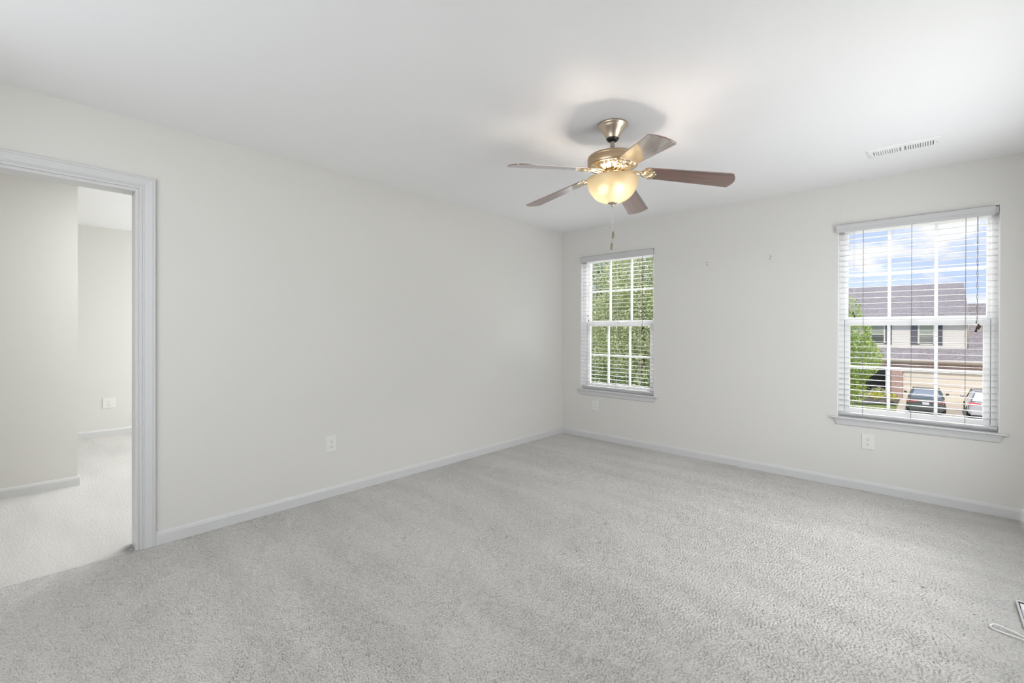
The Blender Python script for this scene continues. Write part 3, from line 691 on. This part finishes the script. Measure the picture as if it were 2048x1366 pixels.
M['street'] = gmat('asphalt', (.20, .20, .20), (.26, .26, .26), 3)
M['edging'] = mat('grey bed edging', (.18, .19, .21), .8, var=(4, .1))
M['bark'] = gmat('bark', (.16, .11, .07), (.28, .21, .15), 8)
def leafmat(name, c0, c1, c2):
    m = bpy.data.materials.new(name); m.use_nodes = True; t = m.node_tree; N = t.nodes; L = t.links; N.clear()
    o = N.new('ShaderNodeOutputMaterial'); g = N.new('ShaderNodeNewGeometry'); cr = N.new('ShaderNodeValToRGB')
    e = cr.color_ramp.elements; e[0].color = (*c0, 1); e[1].color = (*c2, 1); x = e.new(.55); x.color = (*c1, 1)
    L.new(g.outputs['Random Per Island'], cr.inputs[0])
    d = N.new('ShaderNodeBsdfDiffuse'); tl = N.new('ShaderNodeBsdfTranslucent'); gl = N.new('ShaderNodeBsdfGlossy'); gl.inputs['Roughness'].default_value = .4
    L.new(cr.outputs[0], d.inputs[0]); L.new(cr.outputs[0], tl.inputs[0])
    m1 = N.new('ShaderNodeMixShader'); m1.inputs[0].default_value = .45; m2 = N.new('ShaderNodeMixShader'); m2.inputs[0].default_value = .06
    L.new(d.outputs[0], m1.inputs[1]); L.new(tl.outputs[0], m1.inputs[2]); L.new(m1.outputs[0], m2.inputs[1]); L.new(gl.outputs[0], m2.inputs[2]); L.new(m2.outputs[0], o.inputs[0])
    return m
M['leaf_lime'] = leafmat('lime leaves', (.18, .30, .04), (.50, .66, .12), (.82, .88, .26))
M['leaf_light'] = leafmat('pale green leaves', (.22, .28, .10), (.60, .66, .30), (.96, .96, .72))
M['leaf_dark'] = leafmat('deep green leaves', (.05, .09, .035), (.19, .26, .10), (.52, .56, .22))
M['leaf_yellow'] = leafmat('yellow green leaves', (.45, .48, .05), (.72, .70, .10), (.85, .82, .25))

rnd = random.Random(11)
def leaves(mb, n, blobs, size, long=1.6, droop=.4):
    vs = mb.v; fs = mb.f
    tot = sum(b[3]*b[4]*b[5] for b in blobs)
    for (bx, by, bz, rx, ry, rz) in blobs:
        cnt = int(n*rx*ry*rz/tot)
        for _ in range(cnt):
            while True:
                p = Vector((rnd.uniform(-1, 1), rnd.uniform(-1, 1), rnd.uniform(-1, 1)))
                l = p.length
                if .25 < l < 1: break
            if rnd.random() < .6: p = p/l*(1-.25*rnd.random()**2)
            c = Vector((bx+p.x*rx, by+p.y*ry, bz+p.z*rz))
            s = size*rnd.uniform(.6, 1.25)
            d = Vector((rnd.gauss(0, 1), rnd.gauss(0, 1), rnd.gauss(-droop, .6))).normalized()
            u = d.cross(Vector((rnd.gauss(0, 1), rnd.gauss(0, 1), rnd.gauss(0, 1)))).normalized()
            nrm = d.cross(u)
            k = len(vs)
            vs += [tuple(c-d*s*long/2), tuple(c+u*s*.42+nrm*s*.08), tuple(c+d*s*long/2), tuple(c-u*s*.42+nrm*s*.08)]
            fs += [(k, k+1, k+2), (k, k+2, k+3)]; mb.sm += [False, False]
def branches(mb, base, top, r, n, spread):
    mb.tube([base, Vector(base).lerp(Vector(top), .5)+Vector((.05, .03, 0)), top], [r, r*.7, r*.2], 8)
    for i in range(n):
        u = .3+.65*i/n; p = Vector(base).lerp(Vector(top), u); a = i*2.4
        q = p+Vector((math.cos(a), math.sin(a), .7))*spread*(1.1-u)
        mb.tube([p, p.lerp(q, .5)+Vector((0, 0, .05)), q], [r*.4*(1.2-u), r*.25*(1.2-u), r*.08], 6)
def tree(x, y, top, trunk_top, blobs, n, size, mk, label, cat='tree', name='tree', group=None, r=.10, nb=12, spread=1.3, droop=.4):
    root = tag(empty(name, (x, y, GZ)), label, cat, group)
    t = MB(); branches(t, (x, y, GZ), (x, y, trunk_top), r, nb, spread); t.build('trunk', M['bark'], root)
    l = MB(); leaves(l, n, blobs, size, droop=droop); l.build('foliage', M[mk], root, recalc=False)
    return root

# ground
struct(MB().box((-40, .9, GZ-.3), (60, 90, GZ)), 'ground', M['grass'])
tag(MB().box((1.78, 25.0, GZ), (9.4, 40.75, GZ+.03)).build('driveway', M['concrete'], origin=(5, 33, GZ)), 'tan concrete driveway in front of the garage', 'driveway')
struct(MB().box((-40, 16.0, GZ), (60, 24.5, GZ+.02)), 'street', M['street'])

# the house across the street
hs = tag(empty('house', (3.0, 43, GZ)), 'two storey house with pale siding, brick front and grey shingle roof', 'house')
Y2 = 41.9; Y1 = 41.0
def sidingwall(x0, x1, z0, z1, y):
    m_ = MB(); z = z0
    while z < z1-.001:
        z2 = min(z+.125, z1); m_.add([(x0, y, z2), (x1, y, z2), (x1, y-.018, z), (x0, y-.018, z), (x0, y+.15, z2), (x1, y+.15, z2), (x1, y+.15, z), (x0, y+.15, z)], [(0,1,2,3),(2,3,7,6),(0,3,7,4),(1,2,6,5),(0,1,5,4),(4,5,6,7)]); z = z2
    return m_
sidingwall(-4.2, 5.36, -.40, 2.29, Y2).build('siding_wall', M['siding'], hs)
MB().box((5.24, Y2-.05, -.2), (5.38, Y2, 2.25)).build('corner_board', M['etrim'], hs)
MB().tube([(5.45, Y2-.10, 2.15), (5.43, Y2-.10, 1.9), (5.43, Y2-.10, .05)], .04, 8).build('downspout', M['gutter'], hs)
MB().box((-4.2, Y2-.06, -.15), (5.38, Y2, .07)).build('band_board', M['etrim'], hs)
# main roof: slope up to the ridge
def slope(pts, t=.12):
    a, b, c, d = [Vector(p) for p in pts]; n = (b-a).cross(d-a).normalized()*t
    if n.z < 0: n = -n
    return MB().add([a, b, c, d, a-n, b-n, c-n, d-n], [(0,1,2,3),(4,5,6,7),(0,1,5,4),(1,2,6,5),(2,3,7,6),(3,0,4,7)])
slope([(-4.7, Y2-.45, 2.20), (5.48, Y2-.45, 2.20), (5.48, 48.6, 5.28), (-4.7, 48.6, 5.28)]).build('roof', M['shingle'], hs)
slope([(-4.7, 53.0, 2.3), (5.48, 53.0, 2.3), (5.48, 48.6, 5.28), (-4.7, 48.6, 5.28)]).build('roof', M['shingle'], hs)
MB().bar((5.47, Y2-.5, 2.04), (5.47, 48.6, 5.14), .04, .16).build('rake_board', M['etrim'], hs)
MB().box((-4.7, Y2-.55, 2.03), (5.48, Y2-.43, 2.16)).build('gutter', M['gutter'], hs)
MB().box((-4.2, Y2+.1, -.6), (5.34, 53, 2.2)).box((-4.2, 43.2, -4), (5.34, 53, -.6)).build('house_body', M['siding'], hs)
# wing roof to the right, in front of the corner
MB().prism([(0, 0), (5.1, 0), (5.1, 4.2), (1.75, 7.75), (0, 7.75)], -.12, 0, Matrix(((1, 0, 0, 5.40), (0, .832, .555, Y1-.45), (0, .557, -.83, -.86), (0, 0, 0, 1))) @ Matrix.Scale(-1, 4, (0, 0, 1))).build('wing_roof', M['shingle'], hs)
MB().box((5.5, Y1+.6, -3.9), (10.4, 47, -1.0)).build('wing_wall', M['siding'], hs)
# lower roof along the garage front
slope([(-4.7, Y1-.45, -.86), (5.40, Y1-.45, -.86), (5.40, Y2, .04), (-4.7, Y2, .04)]).build('lower_roof', M['shingle'], hs)
g = MB(); gp = [(0, -.90), (.11, -.90), (.13, -.94), (.10, -1.02), (.02, -1.05), (0, -1.05)]
g.sweep(gp, [((-4.7, Y1-.45, 0), (0, -1, 0), (0, 0, 1)), ((10.5, Y1-.45, 0), (0, -1, 0), (0, 0, 1))], 1); g.build('gutter', M['gutter'], hs)
MB().box((-4.7, Y1-.45, -1.12), (10.5, Y1, -1.07)).build('soffit', M['etrim'], hs)
MB().box((1.12, Y1-.10, -1.50), (10.4, Y1+.1, -1.10)).build('brick_header', M['soldier'], hs)
MB().box((-4.5, Y1-.06, -1.50), (1.12, Y1+.1, -1.12)).build('brick_header', M['soldier'], hs)
MB().box((-4.5, Y1-.14, -1.66), (10.4, Y1+.1, -1.50)).build('lintel', M['etrim'], hs)
MB().box((1.22, Y1-.10, GZ), (1.90, Y1+.3, -1.66)).build('brick_pier', M['brick'], hs)
MB().box((-4.5, Y1+.9, GZ), (-.9, Y1+1.0, -1.6)).build('brick_wall', M['brick'], hs)
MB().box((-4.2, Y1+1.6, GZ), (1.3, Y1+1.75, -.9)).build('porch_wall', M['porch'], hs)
MB().box((-1.0, Y1, GZ), (1.2, Y1+1.6, GZ+.25)).build('porch_step', M['concrete'], hs)
for x in (-.86, .98): MB().box((x-.09, Y1-.08, GZ+.2), (x+.09, Y1+.1, -1.66)).box((x-.12, Y1-.11, GZ+.2), (x+.12, Y1+.13, GZ+.35)).build('porch_post', M['etrim'], hs)
gd = MB(); 
for i in range(4):
    z0 = GZ+i*.57; gd.box((1.92, Y1+.10, z0), (7.0, Y1+.16, z0+.555))
    for k in range(8):
        xx = 1.99+k*.625; gd.box((xx, Y1+.085, z0+.07), (xx+.54, Y1+.10, z0+.48))
gd.build('garage_door', M['garage'], hs, bevel=.01)
MB().box((7.0, Y1-.10, GZ), (7.7, Y1+.3, -1.66)).build('brick_pier', M['brick'], hs)
for (x0, x1) in ((-.125, .793), (2.745, 3.68)):
    fr = MB(); z0, z1 = .217, 1.82; y = Y2-.06; q = .075
    fr.box((x0, y, z0), (x0+q, y+.08, z1)); fr.box((x1-q, y, z0), (x1, y+.08, z1)); fr.box((x0, y, z1-q), (x1, y+.08, z1)); fr.box((x0, y, z0), (x1, y+.08, z0+q)); fr.box((x0, y-.01, .95), (x1, y+.08, 1.01))
    fo = fr.build('house_window', M['etrim'], hs)
    MB().box((x0+q, y+.03, z0+q), (x1-q, y+.035, .95)).build('pane', M['darkglass'], fo); MB().box((x0+q, y+.02, 1.01), (x1-q, y+.025, z1-q)).build('pane', M['blindglass'], fo)
    for s0, s1 in ((x0-.42, x0-.03), (x1+.03, x1+.42)):
        sh = MB(); sh.box((s0, y-.01, z0-.02), (s0+.05, y+.05, z1)); sh.box((s1-.05, y-.01, z0-.02), (s1, y+.05, z1))
        zz = z0
        while zz < z1-.05: sh.add([(s0+.05, y-.005, zz), (s1-.05, y-.005, zz), (s1-.05, y+.03, zz+.07), (s0+.05, y+.03, zz+.07), (s0+.05, y+.05, zz), (s1-.05, y+.05, zz), (s1-.05, y+.05, zz+.07), (s0+.05, y+.05, zz+.07)], [(0,1,2,3),(4,5,6,7),(0,1,5,4),(2,3,7,6),(0,3,7,4),(1,2,6,5)]); zz += .075
        sh.build('shutter', M['shutter'], hs)

# planting bed, shrubs
bed = []
for i in range(13): t = i/12; bed.append((-4.5+6.2*t, 38.2-2.6*math.sin(PI*min(t, .85))**.8+(0 if t < .9 else .0)))
bed += [(1.74, 40.6), (-4.5, 40.9)]
tag(MB().prism([(x, y) for x, y in bed], GZ, GZ+.07).build('planting_bed', M['mulch'], origin=(-1, 39, GZ)), 'dark mulch bed curving along the front of the house', 'planting bed')
ed = [Vector((x, y-.30, GZ+.10)) for x, y in bed[:13]]
tag(MB().tube(ed, .10, 6).build('bed_edging', M['edging'], origin=(-1, 36, GZ)), 'grey edging stone around the mulch bed', 'edging')
def shrub(x, y, r, h, n, mk, label, size=.10):
    t = MB(); 
    for i in range(5):
        a = i*1.3; t.tube([(x, y, GZ+.084), (x+math.cos(a)*r*.5, y+math.sin(a)*r*.5, GZ+h*.6)], [.012, .006], 5)
    y = y; g0 = GZ+.082; root = tag(empty('shrub', (x, y, g0)), label, 'shrub', 'shrubs in the bed by the house'); t.build('stem', M['bark'], root)
    l = MB(); leaves(l, n, [(x, y, GZ+.28+h*.5, r, r, h*.42)], size); l.build('foliage', M[mk], root, recalc=False)
shrub(.62, 36.9, .42, .62, 260, 'leaf_yellow', 'low yellow shrub in the mulch bed in front of the porch')
shrub(1.42, 37.4, .36, .50, 220, 'leaf_yellow', 'small yellow green shrub beside the driveway edge')
shrub(.55, 39.6, .50, .70, 260, 'leaf_light', 'rounded green shrub at the foot of the porch')
shrub(-.9, 37.6, .55, .75, 300, 'leaf_dark', 'dark green shrub behind the lime tree trunk')

# trees
tree(.10, 26, 3.3, 2.6, [(-.1, 26, 1.1, 1.25, 1.2, 1.3), (.0, 26, 2.2, .70, .75, 1.0), (.25, 26, -.2, 1.35, 1.3, 1.2), (-.5, 26.2, -1.3, 1.5, 1.4, 1.1), (.55, 25.8, .3, .8, .8, .8), (-.9, 26, .2, 1.1, 1.1, 1.4), (.15, 26, -2.0, .9, .9, .7)], 19000, .075, 'leaf_lime', 'lime green young tree standing on the lawn across the street', r=.09)
gname = 'leafy trees outside the corner window'
tree(-5.2, 12.5, 6.0, 4.6, [(-5.0, 12.5, 3.4, 1.9, 1.5, 1.6), (-6.2, 13, 1.6, 1.7, 1.4, 1.6), (-4.2, 12.2, 1.6, 1.6, 1.3, 1.6), (-5.2, 12.6, 0, 2.2, 1.5, 1.4)], 34000, .070, 'leaf_light', 'pale leafy tree filling the middle of the corner window', group=gname, r=.15)
tree(-10.0, 17.6, 6.5, 5.0, [(-9.9, 17.6, 3.9, 2.2, 1.5, 1.9), (-11.0, 17.6, 1.4, 2.0, 1.5, 2.0), (-9.0, 17.6, 1.2, 2.0, 1.4, 2.0), (-10.0, 17.6, -1.0, 2.6, 1.5, 1.6)], 20000, .085, 'leaf_light', 'pale leafy tree behind the first one, seen through the corner window', group=gname, r=.16)
tree(-4.6, 16.6, 5.5, 4.0, [(-4.4, 16.6, 3.5, 1.9, 1.5, 1.9), (-5.0, 16.6, 1.2, 1.9, 1.5, 1.8), (-4.4, 16.6, -1, 2.2, 1.6, 1.6)], 18000, .082, 'leaf_lime', 'bright green tree at the street side of the corner window view', group=gname, r=.14)
tree(-6.2, 9.8, 1.2, -.6, [(-6.0, 9.8, -1.1, 2.0, 1.0, 1.25), (-3.9, 9.6, -1.3, 1.9, 1.0, 1.1), (-2.2, 9.8, -1.6, 1.4, 1.0, 1.0)], 16000, .085, 'leaf_dark', 'low dark green shrubbery below the leafy trees', name='hedge', cat='hedge', r=.08)
tree(-8.5, 22, 6.5, 4.5, [(-9.5, 22, 1.5, 4.2, 2, 4.6), (-4.0, 23, 1.0, 3.4, 2, 4.2), (-13.5, 22, 1.5, 3.4, 2, 4.4)], 20000, .16, 'leaf_dark', 'dark green tree mass farthest back in the corner window view', group=gname, r=.2, nb=16, spread=3)

# ------------------------------------------------------------------ cars
M['carpaint_dark'] = mat('dark green grey car paint', (.055, .075, .07), .25, spec=.6, coat=1, coat_rough=.06, var=(2, .05))
M['carpaint_silver'] = mat('silver car paint', (.55, .55, .58), .3, .3, coat=1, coat_rough=.06, var=(2, .03))
M['carglass'] = mat('car window glass', (.10, .11, .12), .05, spec=1, coat=1, coat_rough=.03, var=(2, .1))
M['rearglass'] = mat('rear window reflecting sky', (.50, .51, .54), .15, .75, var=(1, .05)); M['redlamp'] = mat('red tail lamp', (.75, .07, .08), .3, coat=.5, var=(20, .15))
M['tire'] = mat('tire rubber', (.02, .02, .02), .9, var=(20, .1)); M['rim'] = mat('wheel rim', (.5, .5, .52), .3, .8, var=(20, .05))
M['plastic'] = mat('black bumper plastic', (.03, .035, .035), .6, var=(9, .1)); M['chrome'] = mat('chrome badge', (.7, .7, .72), .15, 1, var=(30, .05))
M['lplate'] = mat('license plate', (.72, .70, .76), .5, var=(25, .12)); M['plateink'] = mat('license plate marks', (.25, .25, .42), .6, var=(50, .1))
def car(x, y, paint, label, W=1.84, suv=False):
    """rear of the car faces -y at y; body runs to y+4.6"""
    root = tag(empty('car', (x, y+2.3, GZ+.03)), label, 'car', 'cars parked on the driveway'); z = GZ+.03
    hh = 1.62 if suv else 1.46; bl = 1.0 if suv else .98
    # body: cross sections along the car, each a closed ring of half-width/height pairs
    def ring(yy, zb, zt, hw, tum=.10, sh=.55):
        zs_ = [(hw*.90, zb), (hw*.985, zb+.10), (hw, zb+(zt-zb)*sh), (hw*.965, zb+(zt-zb)*.85), (hw*.90, zt-.015), (hw*.55, zt+.012), (0, zt+.02)]
        r = [(x+a, y+yy, z+b) for a, b in zs_]; return r+[(2*x-p[0], p[1], p[2]) for p in reversed(r[:-1])]
    secs = [ring(0, .34, .80, W/2*.88), ring(.05, .26, .92, W/2*.94), ring(.22, .22, bl+.02, W/2*.985), ring(.75, .20, bl, W/2), ring(1.9, .20, bl-.03, W/2), ring(3.2, .20, bl-.05, W/2), ring(4.1, .22, .84, W/2*.96), ring(4.5, .30, .66, W/2*.86)]
    n_ = len(secs[0]); vs = [p for s in secs for p in s]; fs = []
    for i in range(len(secs)-1):
        for k in range(n_): fs.append((i*n_+k, i*n_+(k+1)%n_, (i+1)*n_+(k+1)%n_, (i+1)*n_+k))
    fs += [tuple(range(n_)), tuple((len(secs)-1)*n_+k for k in reversed(range(n_)))]
    b = MB().add(vs, fs, True).build('body', paint, root)
    sub = b.modifiers.new('sub', 'SUBSURF'); sub.levels = 2; sub.render_levels = 2
    # cabin: greenhouse with glass band and painted roof and pillars
    r0 = .42 if suv else .62; r1 = .78 if suv else 1.35; f1 = 2.6; f0 = 3.35; bw, tw = W/2*.90, W/2*.66
    def q(yy, hw, zz): return [(x-hw, y+yy, z+zz), (x+hw, y+yy, z+zz)]
    A = q(r0, bw, bl-.02); B = q(r1, tw, hh-.03); Cc = q(f1, tw, hh-.03); D = q(f0, bw*.98, bl-.05)
    cabv = A+B+Cc+D
    MB().add(cabv, [(0,1,3,2),(2,3,5,4),(4,5,7,6),(0,2,4,6),(1,3,5,7),(0,1,7,6)]).build('side_glass', M['carglass'], root, bevel=.04)
    rf = MB().add([(p[0], p[1], p[2]) for p in B+Cc]+[(p[0]*.9+x*.1, p[1]+(.15 if i < 2 else -.15), p[2]+.05) for i, p in enumerate(B+Cc)], [(0,1,3,2),(4,5,7,6),(0,1,5,4),(1,3,7,5),(3,2,6,7),(2,0,4,6)])
    ro = rf.build('roof', paint, root, bevel=.03)
    pl = MB()
    for s in (0, 1):
        for p_, q_, wd_ in ((A[s], B[s], .10), (Cc[s], D[s], .07), (((A[s][0]+B[s][0])/2*.5+A[s][0]*.5, y+1.9, z+bl), (B[s][0], y+1.9, z+hh-.03), .06)): MB().bar(p_, q_, wd_, .04).build('pillar', paint, root)
    # rear window set on the sloping glass
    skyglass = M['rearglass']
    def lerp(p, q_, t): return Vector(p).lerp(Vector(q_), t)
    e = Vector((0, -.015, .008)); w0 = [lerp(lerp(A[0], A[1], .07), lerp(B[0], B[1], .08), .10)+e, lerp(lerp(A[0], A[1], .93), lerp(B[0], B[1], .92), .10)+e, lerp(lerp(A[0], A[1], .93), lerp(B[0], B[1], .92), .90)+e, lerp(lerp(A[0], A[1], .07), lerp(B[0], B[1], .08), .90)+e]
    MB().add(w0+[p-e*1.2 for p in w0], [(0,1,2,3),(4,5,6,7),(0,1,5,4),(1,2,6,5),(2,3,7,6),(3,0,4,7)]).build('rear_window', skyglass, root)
    for s in (-1, 1):
        lx = x+s*(W/2*.72); lz = z+(.90 if suv else .80)
        vsl = [(lx-s*.30, y-.014, lz-.03), (lx+s*.17, y+.02, lz-.11), (lx+s*.20, y+.08, lz+.09), (lx-s*.30, y-.006, lz+.06)]
        MB().add(vsl+[(a, b_+.15, c) for a, b_, c in vsl], [(0,1,2,3),(4,5,6,7),(0,1,5,4),(1,2,6,5),(2,3,7,6),(3,0,4,7)]).build('tail_lamp', M['redlamp'], root, bevel=.01)
        mx_ = x+s*(W/2+.12); MB().tube([(mx_-s*.10, y+2.75, z+bl), (mx_, y+2.75, z+bl+.05)], .025, 6).lathe([(.001, .0), (.07, .02), (.085, .07), (.07, .12), (.001, .14)], (mx_, y+2.75, z+bl), 12).build('side_mirror', paint, root)
        for wy in (.95, 3.65):
            wh_ = MB(); wx = x+s*(W/2-.10); R_ = .33
            wh_.tube([(wx-.11, y+wy, z+R_), (wx-.095, y+wy, z+R_), (wx+.095, y+wy, z+R_), (wx+.11, y+wy, z+R_)], [R_*.9, R_, R_, R_*.9], 24)
            wo = wh_.build('wheel', M['tire'], root)
            MB().tube([(wx-.115, y+wy, z+R_), (wx+.115, y+wy, z+R_)], R_*.62, 20).build('wheel_rim', M['rim'], wo)
    MB().box((x-W/2*.86, y-.06, z+.24), (x+W/2*.86, y+.12, z+.52)).build('bumper', paint if not suv else M['carpaint_silver'], root, bevel=.05)
    MB().box((x-W/2*.80, y-.065, z+.16), (x+W/2*.80, y+.10, z+.30)).build('bumper_trim', M['plastic'], root, bevel=.03)
    pz = z+(.70 if suv else .62)
    po = MB().box((x-.16, y-.035, pz-.02), (x+.16, y-.02, pz+.13)).build('license_plate', M['lplate'], root)
    MB().box((x-.30, y-.03, pz+.155), (x+.30, y+.01, pz+.185)).build('badge', M['chrome'], root)
car(3.22, 33.6, M['carpaint_dark'], 'dark green grey sedan parked on the driveway, whole rear in view')
car(5.95, 33.3, M['carpaint_silver'], 'silver car parked beside the dark sedan, half hidden by the window edge', suv=True)
